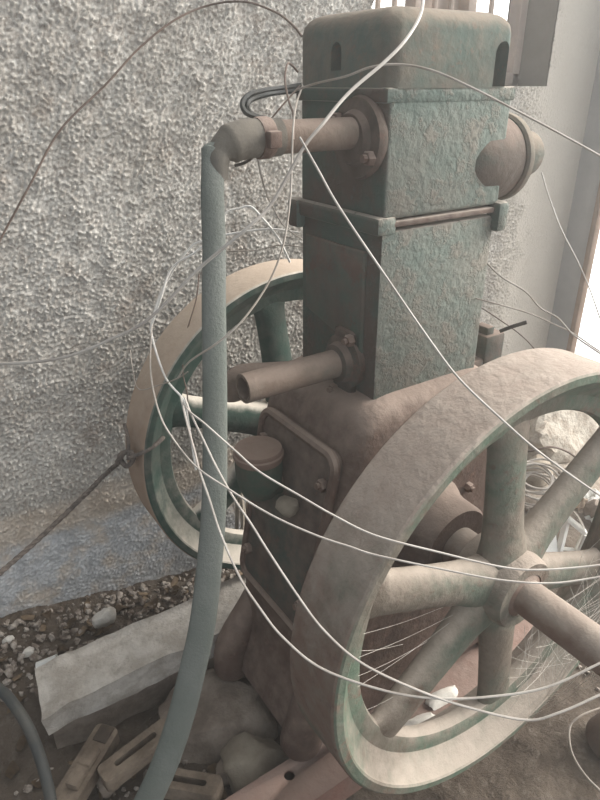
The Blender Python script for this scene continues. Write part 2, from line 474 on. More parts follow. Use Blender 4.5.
for xx in (WIN[0] + 0.10, WIN[0] + 0.145, WIN[0] + 0.26, WIN[0] + 0.31, WIN[0] + 0.44):
    tube(bm, [(xx, WY + d - 0.002, WIN[2]), (xx, WY + d - 0.002, WIN[3])], 0.006, 8)
box(bm, (WIN[0] + 0.21, WY + d + 0.012, WIN[2]), (WIN[0] + 0.355, WY + d + 0.02, WIN[3]))
struct(mesh_obj('window_1', bm, M_bars))

# side wall with a wide doorway to the daylight
bm = bmesh.new()
box(bm, (1.05, 0.362, -0.16), (1.075, WY + 0.10, 1.45))
struct(mesh_obj('wall_right', bm, M_jamb, smooth=False))
bm = bmesh.new()
box(bm, (1.040, 0.350, -0.10), (1.065, 0.366, 1.45), 0.003)
struct(mesh_obj('door_1', bm, M_frame))

def sstep(a, b, x):
    t = min(1, max(0, (x - a) / (b - a))); return t * t * (3 - 2 * t)
def gz(x, y):
    pit = -0.062
    wall_z = min(0.02, max(-0.07, 0.008 - 0.19 * (x + 0.54)))
    z = pit + (wall_z - pit) * sstep(0.17, 0.30, y)
    z = z + (-0.01 - z) * sstep(0.28, 0.5, x)
    z = z + (-0.035 - z) * sstep(-0.2, -0.34, y) * (1 - sstep(0.28, 0.5, x))
    return z
def gn(x, y):
    p = Vector((x, y, 0))
    return 0.012 * noise.noise(p * 9) + 0.006 * noise.noise(p * 28) + 0.003 * noise.noise(p * 80)
bm = bmesh.new()
sx, sy = 0.011, 0.011
X0, X1, Y0, Y1 = -1.3, 1.06, -1.2, WY + 0.02
nx, ny = int((X1 - X0) / sx), int((Y1 - Y0) / sy)
grid = [[bm.verts.new((X0 + i * sx, Y0 + j * sy, gz(X0 + i * sx, Y0 + j * sy) + gn(X0 + i * sx, Y0 + j * sy))) for i in range(nx + 1)] for j in range(ny + 1)]
for j in range(ny):
    for i in range(nx):
        bm.faces.new((grid[j][i], grid[j][i + 1], grid[j + 1][i + 1], grid[j + 1][i]))
# yard outside the doorway
yv = [[bm.verts.new((X0 + nx * sx + a, y, -0.015)) for y in (-1.2, WY + 0.02)] for a in (0, 3.0)]
bm.faces.new((yv[0][0], yv[1][0], yv[1][1], yv[0][1]))
struct(mesh_obj('floor', bm, M_ground, smooth=True, angle=80))

# thin haze volume added to imitate veiling lens glare
bm = bmesh.new(); box(bm, (-1.25, -1.15, -0.2), (1.12, WY + 0.02, 1.5))
hm = bpy.data.materials.new('veil_air'); hm.use_nodes = True
hn = hm.node_tree.nodes; hn.clear()
ho = hn.new('ShaderNodeOutputMaterial'); hv = hn.new('ShaderNodeVolumeScatter')
hv.inputs['Density'].default_value = HAZE; hv.inputs['Anisotropy'].default_value = 0.55
hv.inputs['Color'].default_value = (1, 0.97, 0.93, 1)
hm.node_tree.links.new(hv.outputs[0], ho.inputs['Volume'])
hz = mesh_obj('veil_haze', bm, hm, smooth=False)
tag(hz, 'thin haze volume added over the scene to imitate lens veil glare', 'haze', kind='stuff')

# ------------------------------------------------------------------ the engine
HZ = 0.36                       # crankshaft height
eng = empty('stationary_engine', (0, 0, 0))
tag(eng, 'old green single-cylinder stationary engine, rusty and dust covered, with two spoked flywheels', 'engine')

# crankcase
bm = bmesh.new()
secs = [(0.012, -0.214, 0.22, 0.116), (0.022, -0.222, 0.226, 0.118), (0.045, -0.217, 0.222, 0.118), (0.075, -0.205, 0.212, 0.117), (0.12, -0.192, 0.20, 0.116), (0.20, -0.184, 0.195, 0.116), (0.28, -0.178, 0.185, 0.116),
        (0.36, -0.166, 0.175, 0.116), (0.44, -0.148, 0.165, 0.116), (0.50, -0.133, 0.15, 0.115), (0.535, -0.122, 0.14, 0.113),
        (0.556, -0.110, 0.13, 0.108), (0.566, -0.094, 0.118, 0.098), (0.572, -0.07, 0.10, 0.08)]
loft(bm, [[V(x, y, z) for x, y in rrect(x0, x1, -yy, yy, 0.024, 5)] for z, x0, x1, yy in secs])
crank = mesh_obj('crankcase', bm, M_crank, eng)
for sx_, sy_ in ((-1, -1), (-1, 1), (1, -1), (1, 1)):
    bm = bmesh.new()
    rings = []
    prof_ = ((0.165, 0.160, 0.022), (0.13, 0.178, 0.026), (0.09, 0.205, 0.029), (0.062, 0.221, 0.030), (0.03, 0.226, 0.031), (0.008, 0.226, 0.031), (0.0, 0.226, 0.028)) if sx_ < 0 < sy_ else ((0.15, 0.165, 0.024), (0.10, 0.182, 0.028), (0.06, 0.192, 0.031), (0.03, 0.200, 0.033), (0.008, 0.203, 0.034), (0.0, 0.203, 0.031))
    for z, k, r in prof_:
        rings.append([V(sx_ * k + r * 1.0 * math.cos(a), sy_ * 0.094 + r * math.sin(a), z) for a in [2 * math.pi * i / 20 for i in range(20)]])
    loft(bm, rings)
    mesh_obj('foot', bm, M_crank, crank)

# inspection door, on the sloping flank
p0, p1 = V(-0.136, 0, 0.505), V(-0.190, 0, 0.215)
vdir = (p0 - p1).normalized(); udir = V(0, -1, 0); ndir = udir.cross(vdir)
if ndir.x > 0: udir = -udir; ndir = udir.cross(vdir)
dc = (p0 + p1) / 2; dh = (p0 - p1).length; dw = 0.186
bm = bmesh.new(); plate(bm, dc - ndir * 0.004, udir, vdir, dw, dh, 0.012, 0.022)
door = mesh_obj('inspection_door', bm, M_side, eng)
bm = bmesh.new()
loop = [dc + udir * a + vdir * b + ndir * 0.006 for a, b in rrect(-dw / 2 + 0.004, dw / 2 - 0.004, -dh / 2 + 0.004, dh / 2 - 0.004, 0.02, 6)]
tube(bm, loop + loop[:2], 0.0075, 8, cap=False)
mesh_obj('door_rim', bm, M_crank, door)
for a, b in ((-0.075, 0.10), (0.075, 0.10), (0.075, -0.095), (-0.075, -0.095)):
    bm = bmesh.new(); hexbolt(bm, dc + udir * a + vdir * b + ndir * 0.008, ndir, 0.009, 0.009)
    mesh_obj('bolt', bm, M_bolt, door)
# hinge boss and stuck flake of dirt on the door
bm = bmesh.new(); rock(bm, dc + udir * -0.012 * 1 + V(-0.014, -0.035, 0.045), (0.017, 0.018, 0.017), 31, 2, 8, 0.15)
mesh_obj('dirt_flake', bm, M_rock2, door)

# oil filler cup on the door
cupc = V(-0.192, 0.028, 0.385)
bm = bmesh.new()
lathe(bm, [(0.0, 0.012), (0.016, 0.014), (0.026, 0.022), (0.032, 0.040), (0.034, 0.062), (0.034, 0.078)], cupc, (0, 0, 1), 28)
tube(bm, [cupc + V(0.01, 0, 0.03), cupc + V(0.06, 0, 0.02)], 0.018, 12)
cup = mesh_obj('oil_filler', bm, M_cup, eng)
bm = bmesh.new()
lathe(bm, [(0.034, 0.077), (0.036, 0.082), (0.036, 0.087), (0.034, 0.089), (0.034, 0.093), (0.033, 0.095), (0.026, 0.096), (0.020, 0.095), (0.018, 0.096), (0, 0.0965)], cupc, (0, 0, 1), 32)
lid = mesh_obj('filler_lid', bm, M_lid, cup); lid['label'] = 'rust-brown round lid'

# cylinder block with jacket panel and lips
BX0, BX1, BY = -0.0815, 0.108, 0.0825
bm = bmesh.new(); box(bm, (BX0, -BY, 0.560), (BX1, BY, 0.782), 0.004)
blk = mesh_obj('cylinder_block', bm, M_block, eng)
bm = bmesh.new(); box(bm, (BX0 - 0.003, -BY - 0.0025, 0.786), (BX1 + 0.003, BY + 0.004, 0.793), 0.002)
mesh_obj('gasket', bm, M_joint, blk)
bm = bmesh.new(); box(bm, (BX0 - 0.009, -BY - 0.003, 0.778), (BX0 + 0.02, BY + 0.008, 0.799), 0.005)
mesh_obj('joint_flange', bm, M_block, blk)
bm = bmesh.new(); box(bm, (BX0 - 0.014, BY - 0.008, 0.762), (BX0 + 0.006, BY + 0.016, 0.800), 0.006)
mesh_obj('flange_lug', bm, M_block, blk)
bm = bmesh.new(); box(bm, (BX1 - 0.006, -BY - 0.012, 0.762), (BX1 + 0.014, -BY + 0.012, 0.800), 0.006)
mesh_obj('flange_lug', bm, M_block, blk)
bm = bmesh.new()
pn = [(BX0, y, z) for y, z in ((0.068, 0.755), (-0.058, 0.755), (-0.058, 0.625), (0.068, 0.655))]
rings = [[V(x, y, z) for _, y, z in pn] for x in (BX0 + 0.002, BX0 - 0.003)]
rings.append([V(BX0 - 0.005, y * 0.96, z + (0.003 if z < 0.7 else -0.003)) for _, y, z in pn])
loft(bm, rings)
mesh_obj('jacket_panel', bm, M_panel, blk)

# cylinder head, with the round port boss on its far end
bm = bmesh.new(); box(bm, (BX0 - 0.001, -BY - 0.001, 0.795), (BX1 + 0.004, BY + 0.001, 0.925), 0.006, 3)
head = mesh_obj('cylinder_head', bm, M_block, eng)
bm = bmesh.new(); box(bm, (BX0 - 0.005, -BY - 0.0025, 0.916), (BX1 + 0.007, BY + 0.006, 0.931), 0.003)
mesh_obj('head_lip', bm, M_block, head)
pc = V(0.0, -0.040, 0.846)
bm = bmesh.new()
lathe(bm, [(0.0, 0.036), (0.028, 0.044), (0.044, 0.060), (0.051, 0.082), (0.052, 0.140), (0.049, 0.146), (0, 0.147)], pc, (1, 0, 0), 40)
port = mesh_obj('port_boss', bm, M_panel, head)
bm = bmesh.new()
lathe(bm, [(0.052, 0.144), (0.055, 0.147), (0.055, 0.155), (0.052, 0.159), (0.03, 0.162), (0, 0.163)], pc, (1, 0, 0), 40)
lathe(bm, [(0.024, 0.158), (0.026, 0.162), (0.029, 0.170), (0.029, 0.204), (0.024, 0.212), (0, 0.213)], pc + V(0, -0.002, 0.002), (1, 0, 0), 28)
mesh_obj('port_cap', bm, M_cover, head)

# rocker cover
bm = bmesh.new()
rings = []
x0, x1, y0, y1 = BX0 - 0.003, BX1 - 0.006, -BY - 0.003, BY + 0.004
for z, ins in ((0.930, 0), (0.985, 0), (0.993, 0.0018), (0.999, 0.006), (1.003, 0.012), (1.006, 0.022), (1.008, 0.045)):
    rings.append([V(x, y, z) for x, y in rrect(x0 + ins, x1 - ins, y0 + ins, y1 - ins, max(0.016 - ins * 0.3, 0.008), 7)])
loft(bm, rings)
cover = mesh_obj('rocker_cover', bm, M_cover, eng)
def arch(o, u, n, w, h):
    b = bmesh.new(); o, u, n = Vector(o), Vector(u), Vector(n)
    pts = [(-w, -0.012), (w, -0.012)] + [(w * math.cos(a), h - w + w * math.sin(a)) for a in [math.pi * k / 10 for k in range(11)]]
    loft(b, [[o + u * a + V(0, 0, c) + n * s for a, c in pts] for s in (-0.045, 0.02)])
    return mesh_obj('cutter', b, M_black)
cut(cover, [arch((x0, 0.008, 0.960), (0, 1, 0), (-1, 0, 0), 0.0095, 0.016),
            arch((x1 - 0.019, y0, 0.943), (1, 0, 0), (0, -1, 0), 0.0125, 0.034)])
for p in cover.data.polygons: p.use_smooth = True
cover.data.set_sharp_from_angle(angle=R(35))

# water outlet pipe (upper) and inlet pipe with elbow (lower)
pz, py = 0.886, -0.045
bm = bmesh.new()
lathe(bm, [(0.0165, 0.0), (0.0165, 0.150), (0.0135, 0.150), (0.0135, 0.0)], (BX0, py, pz), (-1, 0, 0), 24, closed=True)
opipe = mesh_obj('outlet_pipe', bm, M_pipe, eng)
bm = bmesh.new()
lathe(bm, [(0.042, -0.002), (0.044, 0.004), (0.042, 0.010), (0.030, 0.012), (0.026, 0.020), (0.0165, 0.022)], (BX0 - 0.001, py + 0.004, pz - 0.006), (-1, 0, 0), 32)
fl = mesh_obj('pipe_flange', bm, M_side, opipe)
for a in (-150, 30):
    bm = bmesh.new()
    hexbolt(bm, V(BX0 - 0.009, py + 0.004 + 0.034 * math.cos(R(a)), pz - 0.006 + 0.036 * math.sin(R(a))), V(-1, 0, 0), 0.0085, 0.010)
    mesh_obj('bolt', bm, M_bolt, opipe)
qz, qy = 0.606, -0.028
bm = bmesh.new()
lathe(bm, [(0.0185, 0.0), (0.0185, 0.150), (0.0145, 0.150), (0.0145, 0.085), (0.0145, 0.0)], (BX0 - 0.010, qy, qz), (-1, 0, 0), 24, closed=True)
ipipe = mesh_obj('inlet_pipe', bm, M_pipe, eng)
bm = bmesh.new()
lathe(bm, [(0.036, -0.002), (0.037, 0.010), (0.028, 0.013), (0.025, 0.022), (0.0185, 0.024)], (BX0, qy, qz), (-1, 0, 0), 28)
box(bm, (BX0 - 0.011, qy - 0.022, qz - 0.052), (BX0 + 0.001, qy + 0.022, qz + 0.045), 0.008)
mesh_obj('pipe_flange', bm, M_side, ipipe)
bm = bmesh.new()
e0 = V(BX0 - 0.112, qy + 0.014, qz - 0.004)
tube(bm, spline([e0 + V(0.025, 0.0, 0.0), e0 + V(0, 0.012, 0.0), e0 + V(-0.028, 0.028, -0.002), e0 + V(-0.036, 0.038, -0.018), e0 + V(-0.036, 0.040, -0.030)], 6), 0.0165, 16)
mesh_obj('pipe_elbow', bm, M_pipe, ipipe)
for dy, dz in ((-0.018, 0.036), (0.012, -0.044)):
    bm = bmesh.new(); hexbolt(bm, V(BX0 - 0.010, qy + dy, qz + dz), V(-1, 0, 0), 0.008, 0.009)
    mesh_obj('bolt', bm, M_bolt, ipipe)

# pump bracket behind the block
bm = bmesh.new()
box(bm, (0.106, -0.050, 0.530), (0.172, -0.012, 0.556), 0.004)
box(bm, (0.164, -0.052, 0.505), (0.206, -0.010, 0.592), 0.004)
box(bm, (0.170, -0.046, 0.588), (0.186, -0.020, 0.604), 0.003)
mesh_obj('pump_bracket', bm, M_side, eng)

# bearing housings and crankshaft
for s, nm in ((-1, 'near'), (1, 'far')):
    bm = bmesh.new()
    lathe(bm, [(0.076, 0.108), (0.070, 0.122), (0.064, 0.132), (0.061, 0.145), (0.060, 0.176), (0.056, 0.182), (0, 0.182)], (0, 0, HZ), (0, s, 0), 36)
    bh = mesh_obj('bearing_housing', bm, M_crank, eng)
    for k in range(5):
        a = R(20 + 72 * k)
        bm = bmesh.new(); hexbolt(bm, V(0.090 * math.cos(a), s * 0.115, HZ + 0.090 * math.sin(a)), V(0, s, 0), 0.008, 0.010)
        mesh_obj('bolt', bm, M_bolt, bh)
bm = bmesh.new()
lathe(bm, [(0.024, -0.19), (0.030, -0.20), (0.030, 0.295), (0.0235, 0.298), (0.0235, 0.62), (0.021, 0.625), (0, 0.625)], (0, 0, HZ), (0, -1, 0), 32)
shaft = mesh_obj('crankshaft', bm, M_shaft, eng); shaft['label'] = 'rusty red-brown shaft end sticking out of the hub'

# flywheels: rim ring, hub, six spokes
def flywheel(yc, mat, tread, rimmat):
    bm = bmesh.new()
    h = 0.0423
    half = [(0.3, h - 0.004), (0.2985, h - 0.0015), (0.296, h), (0.287, h), (0.2845, h - 0.002), (0.283, h - 0.006), (0.264, 0.017), (0.260, 0.014), (0.246, 0.0125), (0.240, 0.010), (0.237, 0.004)]
    sec = [(r_, -y_) for r_, y_ in half] + half[::-1]
    lathe(bm, sec, (0, yc, HZ), (0, 1, 0), 128, closed=True)
    w = mesh_obj('flywheel', bm, rimmat, eng, angle=28)
    w.data.materials.append(tread)
    for p in w.data.polygons:
        c = p.center
        if math.hypot(c.x, c.z - HZ) > 0.2988: p.material_index = 1
    bm = bmesh.new()
    lathe(bm, [(0.046, -0.040), (0.049, -0.036), (0.052, -0.018), (0.056, 0), (0.052, 0.018), (0.049, 0.036), (0.046, 0.040), (0.0305, 0.040), (0.0305, -0.040)], (0, yc, HZ), (0, 1, 0), 40, closed=True)
    mesh_obj('hub', bm, mat[1], w)
    for k in range(6):
        a = R(98 + 60 * k); d = V(math.cos(a), 0, math.sin(a))
        bm = bmesh.new()
        rs = [0.040, 0.036, 0.032, 0.030, 0.0285, 0.028, 0.0285, 0.030, 0.034, 0.038]
        rd = [0.026, 0.023, 0.020, 0.0185, 0.0175, 0.017, 0.0165, 0.0155, 0.0135, 0.011]
        ps = [0.040, 0.055, 0.075, 0.105, 0.150, 0.195, 0.218, 0.230, 0.240, 0.248]
        tube(bm, [V(0, yc, HZ) + d * p for p in ps], rs, 20, rd, flat_dir=d.cross(V(0, 1, 0)))
        mesh_obj('spoke', bm, mat[0], w)
    return w
fw1 = flywheel(-0.2562, (M_spoke, M_hub), M_tread, M_wheel); fw1['label'] = 'dusty pale green flywheel on the near side'
fw2 = flywheel(0.2562, (M_wheel2, M_wheel2), M_tread2, M_rim2); fw2['label'] = 'dark green flywheel on the wall side'

# ------------------------------------------------------------------ hose and cables
vd = CAM_ROT @ V(0, 0, -1)
hp = [(-0.270, -0.046, 0.884), (-0.272, -0.047, 0.878), (-0.273, -0.048, 0.869), (-0.276, -0.052, 0.856), (-0.280, -0.056, 0.833), (-0.284, -0.061, 0.786), (-0.293, -0.071, 0.737), (-0.310, -0.093, 0.637), (-0.330, -0.116, 0.531), (-0.351, -0.134, 0.456), (-0.371, -0.149, 0.398), (-0.391, -0.158, 0.350), (-0.413, -0.166, 0.300), (-0.439, -0.172, 0.250), (-0.464, -0.174, 0.208), (-0.493, -0.171, 0.159), (-0.529, -0.165, 0.096)]
hp = spline(hp, 8)
n = len(hp); right = CAM_ROT @ V(1, 0, 0)
fd = []; ra = []; rb = []
for i, p in enumerate(hp):
    t = i / (n - 1)
    fd.append(right * 0.85 + vd * (0.50 - 0.6 * t))
    ra.append(0.004 + 0.0009 * i if i < 8 else 0.0116 + 0.0036 * sstep(0.15, 0.8, t))
    rb.append(0.004 if i < 6 else 0.0060)
bm = bmesh.new(); tube(bm, hp, ra, 20, rb, flat_dir=fd)
hose = mesh_obj('water_hose', bm, M_hose)
tag(hose, 'flattened grey-green rubber hose hanging from the upper outlet pipe down to the rubble', 'hose')
bm = bmesh.new()
sp = [V(-0.196, py, pz), V(-0.212, py, pz), V(-0.226, py, pz), V(-0.240, py, pz - 0.001), V(-0.252, py, pz - 0.004), V(-0.262, py, pz - 0.009), V(-0.268, py - 0.001, pz - 0.018), V(-0.270, py - 0.001, pz - 0.034)]
tube(bm, spline(sp, 4), [0.0185] * 9 + [0.0188] * 4 + [0.0185] * 4 + [0.0165, 0.015, 0.014, 0.013, 0.0125, 0.012, 0.0128, 0.0126, 0.0126, 0.0124, 0.0122, 0.0120, 0.0116], 20)
sl = mesh_obj('hose_sleeve', bm, M_hosedark, hose); sl['label'] = 'brown-grey folded hose end pushed over the pipe'
bm = bmesh.new()
lathe(bm, [(0.0192, 0), (0.0202, 0.003), (0.0202, 0.012), (0.0192, 0.015)], (-0.207, py, pz), (-1, 0, 0), 24)
box(bm, (-0.222, py - 0.028, pz - 0.008), (-0.208, py - 0.018, pz + 0.008), 0.002)
cl = mesh_obj('hose_clamp', bm, M_bolt, hose)
cl['label'] = 'rusty clamp and cuff'

def wire(name, pts, r, mat, label, cat='wire', group=None, n=10):
    bm = bmesh.new(); pp = spline(pts, n)
    tube(bm, pp, r, 6)
    o = mesh_obj(name, bm, mat)
    return tag(o, label, cat, group)

W_ = 'loose wires strung over the engine'
wire('wire', [(-0.026, -0.064, 1.023), (-0.068, -0.106, 0.995), (-0.102, -0.125, 0.972), (-0.131, -0.130, 0.953), (-0.172, -0.131, 0.928), (-0.207, -0.137, 0.902), (-0.227, -0.135, 0.882), (-0.256, -0.129, 0.838), (-0.283, -0.125, 0.816), (-0.317, -0.096, 0.780), (-0.362, -0.069, 0.731), (-0.394, -0.036, 0.705), (-0.436, 0.004, 0.681), (-0.485, 0.078, 0.660), (-0.537, 0.170, 0.645)], 0.00166, M_wire_w,
     'thick white wire running from over the rocker cover down to the left edge', group=W_)
wire('wire', [(-0.226, -0.130, 0.892), (-0.226, -0.159, 0.867), (-0.225, -0.190, 0.839), (-0.207, -0.233, 0.787), (-0.189, -0.275, 0.737), (-0.176, -0.303, 0.706), (-0.155, -0.334, 0.676), (-0.134, -0.365, 0.649), (-0.083, -0.399, 0.604), (-0.050, -0.423, 0.578)], 0.00108, M_wire_w,
     'pale wire slanting across the cylinder block and over the near flywheel rim', group=W_)
wire('wire', [(-0.054, 0.122, 0.988), (-0.048, 0.154, 1.003), (0.030, 0.320, 1.032), (0.001, 0.360, 1.047), (-0.034, 0.410, 1.045), (-0.093, 0.415, 1.023), (-0.155, 0.415, 0.984), (-0.216, 0.415, 0.933), (-0.293, 0.415, 0.873), (-0.351, 0.410, 0.800), (-0.408, 0.410, 0.725), (-0.467, 0.410, 0.643)], 0.00158, M_wire_b,
     'thin brown wire arching over the bare wall, left of the rocker cover', group=W_)
wire('wire', [(-0.163, -0.029, 0.929), (-0.158, -0.056, 0.935), (-0.151, -0.096, 0.941), (-0.135, -0.116, 0.949), (-0.112, -0.130, 0.951), (-0.089, -0.149, 0.946), (-0.063, -0.175, 0.932), (-0.024, -0.199, 0.912), (0.025, -0.218, 0.890), (0.072, -0.236, 0.868), (0.138, -0.258, 0.837)], 0.00115, M_wire_g,
     'grey wire lying across the rocker cover and away to the right edge', group=W_)
wire('wire', [(0.207, -0.069, 0.827), (0.208, -0.089, 0.793), (0.211, -0.113, 0.756), (0.218, -0.141, 0.718), (0.231, -0.159, 0.681), (0.233, -0.181, 0.646), (0.245, -0.201, 0.603)], 0.00086, M_wire_w,
     'fine pale wire hanging from the round port cap towards the doorway', group=W_)
wire('wire', [(0.110, -0.064, 0.726), (0.126, -0.090, 0.701), (0.157, -0.111, 0.679), (0.177, -0.124, 0.656), (0.194, -0.143, 0.643), (0.206, -0.164, 0.622), (0.230, -0.194, 0.599), (0.286, -0.229, 0.558)], 0.00115, M_wire_g,
     'upper of two twisted wires reaching from the block to the doorway', group=W_)
wire('wire', [(0.091, -0.083, 0.674), (0.116, -0.104, 0.666), (0.155, -0.125, 0.652), (0.188, -0.144, 0.635), (0.211, -0.161, 0.622), (0.235, -0.190, 0.600), (0.288, -0.226, 0.565)], 0.00101, M_wire_g,
     'lower of two twisted wires reaching from the block to the doorway', group=W_)
wire('wire', [(0.104, -0.073, 0.661), (0.134, -0.093, 0.638), (0.161, -0.110, 0.616), (0.189, -0.119, 0.589), (0.222, -0.125, 0.548)], 0.00086, M_wire_b,
     'short brown wire dropping behind the near flywheel beside the dark twig', group=W_)
wire('twig', [(0.123, -0.105, 0.627), (0.130, -0.118, 0.636), (0.140, -0.133, 0.645)], 0.0028, M_twig, 'short dark twig caught in the wires behind the near flywheel', 'twig')
wire('wire', [(-0.242, 0.137, 0.402), (-0.233, 0.172, 0.471), (-0.231, 0.188, 0.499), (-0.245, 0.215, 0.529), (-0.247, 0.248, 0.582), (-0.240, 0.260, 0.609), (-0.214, 0.260, 0.660), (-0.175, 0.251, 0.710), (-0.154, 0.233, 0.726), (-0.108, 0.208, 0.736), (-0.067, 0.183, 0.740), (-0.034, 0.158, 0.735)], 0.00165, M_wire_l,
     'white wire looped around behind the green hose above the far flywheel', group=W_)
wire('wire', [(-0.250, 0.247, 0.599), (-0.229, 0.246, 0.643), (-0.202, 0.254, 0.686), (-0.167, 0.233, 0.712), (-0.128, 0.227, 0.744), (-0.118, 0.230, 0.762), (-0.099, 0.222, 0.768), (-0.085, 0.213, 0.770), (-0.075, 0.198, 0.755), (-0.063, 0.173, 0.728), (-0.052, 0.158, 0.693)], 0.00165, M_wire_l,
     'white wire bent into a square-topped loop between the hose and the block', group=W_)
wire('wire', [(-0.123, 0.227, 0.706), (-0.086, 0.203, 0.707), (-0.053, 0.185, 0.714), (-0.024, 0.164, 0.711)], 0.00086, M_wire_g,
     'short thin grey wire running level between the hose and the block, above the far wheel', group=W_)
wire('wire', [(-0.211, -0.029, 0.876), (-0.204, -0.018, 0.857), (-0.141, 0.076, 0.815), (-0.096, 0.135, 0.784), (-0.067, 0.149, 0.750), (-0.033, 0.151, 0.725)], 0.00101, M_wire_w,
     'thin wire dropping from under the outlet pipe to the side of the block', group=W_)
wire('wire', [(-0.144, -0.013, 0.933), (-0.185, -0.062, 0.916), (-0.206, -0.088, 0.895), (-0.214, -0.098, 0.870), (-0.225, -0.111, 0.835), (-0.242, -0.124, 0.796), (-0.263, -0.129, 0.763), (-0.297, -0.137, 0.735), (-0.322, -0.131, 0.716), (-0.344, -0.115, 0.697), (-0.350, -0.097, 0.675)], 0.00101, M_wire_g,
     'grey wire curving from beside the cover down across the hose', group=W_)
wire('wire', [(-0.144, -0.004, 0.946), (-0.154, -0.008, 0.952), (-0.164, -0.014, 0.953), (-0.176, -0.028, 0.938), (-0.184, -0.047, 0.920), (-0.190, -0.065, 0.906), (-0.202, -0.083, 0.886)], 0.00108, M_wire_b,
     'small hooked brown wire sticking up left of the rocker cover', group=W_)
wire('wire', [(-0.193, -0.025, 0.901), (-0.182, -0.027, 0.912), (-0.160, -0.019, 0.926), (-0.140, -0.002, 0.933)], 0.00094, M_wire_b,
     'short brown wire slanting up from the outlet pipe to the cover', group=W_)
wire('wire', [(-0.154, 0.264, 0.667), (-0.168, 0.252, 0.630), (-0.195, 0.240, 0.581), (-0.213, 0.223, 0.532), (-0.217, 0.204, 0.497), (-0.229, 0.181, 0.466)], 0.00115, M_wire_b,
     'brown wire hanging down the rim of the far flywheel just left of the hose', group=W_)
wire('wire', [(-0.265, 0.308, 0.549), (-0.278, 0.267, 0.534), (-0.284, 0.232, 0.514), (-0.258, 0.208, 0.524), (-0.236, 0.188, 0.537), (-0.225, 0.174, 0.550)], 0.00094, M_wire_g,
     'bent pale wire hooked over the left rim of the far flywheel', group=W_)
# the fan of cables crossing in front of the hose to the near wheel
wire('cable', [(-0.241, 0.259, 0.605), (-0.299, 0.122, 0.605), (-0.336, 0.020, 0.617), (-0.365, -0.075, 0.628), (-0.373, -0.124, 0.627), (-0.371, -0.171, 0.618), (-0.357, -0.207, 0.608), (-0.332, -0.241, 0.589), (-0.304, -0.269, 0.573), (-0.281, -0.291, 0.564), (-0.263, -0.307, 0.557), (-0.219, -0.343, 0.546), (-0.170, -0.372, 0.530), (-0.124, -0.395, 0.520), (-0.077, -0.414, 0.518), (-0.036, -0.437, 0.525)], 0.00101, M_wire_w,
     'white cable, lower of the pair passing just below the near hub', 'cable', W_)
wire('cable', [(-0.356, -0.117, 0.658), (-0.359, -0.141, 0.658), (-0.354, -0.162, 0.653), (-0.341, -0.194, 0.636), (-0.329, -0.217, 0.621), (-0.307, -0.249, 0.605), (-0.286, -0.272, 0.589), (-0.262, -0.303, 0.576), (-0.215, -0.338, 0.559), (-0.170, -0.370, 0.544), (-0.137, -0.389, 0.538), (-0.082, -0.414, 0.535), (-0.033, -0.433, 0.536)], 0.00101, M_wire_w,
     'white cable, upper of the pair passing across the near hub', 'cable', W_)
wire('cable', [(-0.353, -0.117, 0.661), (-0.359, -0.143, 0.656), (-0.359, -0.166, 0.640), (-0.357, -0.186, 0.620), (-0.353, -0.209, 0.598), (-0.347, -0.231, 0.578), (-0.343, -0.251, 0.561), (-0.335, -0.287, 0.532), (-0.326, -0.314, 0.509), (-0.309, -0.345, 0.488), (-0.276, -0.379, 0.467), (-0.242, -0.411, 0.453), (-0.202, -0.443, 0.442), (-0.176, -0.457, 0.448), (-0.140, -0.469, 0.457), (-0.094, -0.485, 0.471)], 0.00108, M_wire_w,
     'white cable sagging lowest, kinked over the bottom of the near flywheel', 'cable', W_)
wire('cable', [(-0.356, -0.114, 0.663), (-0.361, -0.136, 0.643), (-0.365, -0.157, 0.626), (-0.369, -0.175, 0.613), (-0.370, -0.194, 0.593), (-0.371, -0.214, 0.569), (-0.370, -0.246, 0.540), (-0.364, -0.270, 0.519), (-0.355, -0.294, 0.499), (-0.335, -0.326, 0.478), (-0.296, -0.367, 0.465), (-0.259, -0.395, 0.459), (-0.221, -0.420, 0.461), (-0.180, -0.443, 0.468), (-0.133, -0.459, 0.482), (-0.087, -0.474, 0.496)], 0.00108, M_wire_w,
     'white cable sagging across the lower spokes just above the lowest one', 'cable', W_)
wire('electrical_wire', [(-0.134, 0.007, 0.933), (-0.160, -0.003, 0.931), (-0.188, -0.012, 0.929), (-0.210, -0.014, 0.925), (-0.221, -0.018, 0.917), (-0.220, -0.023, 0.909), (-0.210, -0.026, 0.905), (-0.198, -0.029, 0.902)], 0.0030, M_black,
     'thick black doubled lead bent back over the outlet pipe', 'wire')
wire('electrical_wire', [(-0.138, 0.001, 0.928), (-0.160, -0.005, 0.927), (-0.189, -0.015, 0.925), (-0.208, -0.017, 0.921), (-0.217, -0.021, 0.916), (-0.214, -0.020, 0.909), (-0.200, -0.020, 0.902)], 0.0026, M_black,
     'thinner black lead bent back just inside the thick one above the outlet pipe', 'wire')
wire('hook', [(-0.213, -0.030, 0.872), (-0.220, -0.029, 0.865), (-0.228, -0.026, 0.861), (-0.236, -0.023, 0.859)], 0.0016, M_twig, 'small dark wire hook hanging beneath the outlet pipe', 'hook')

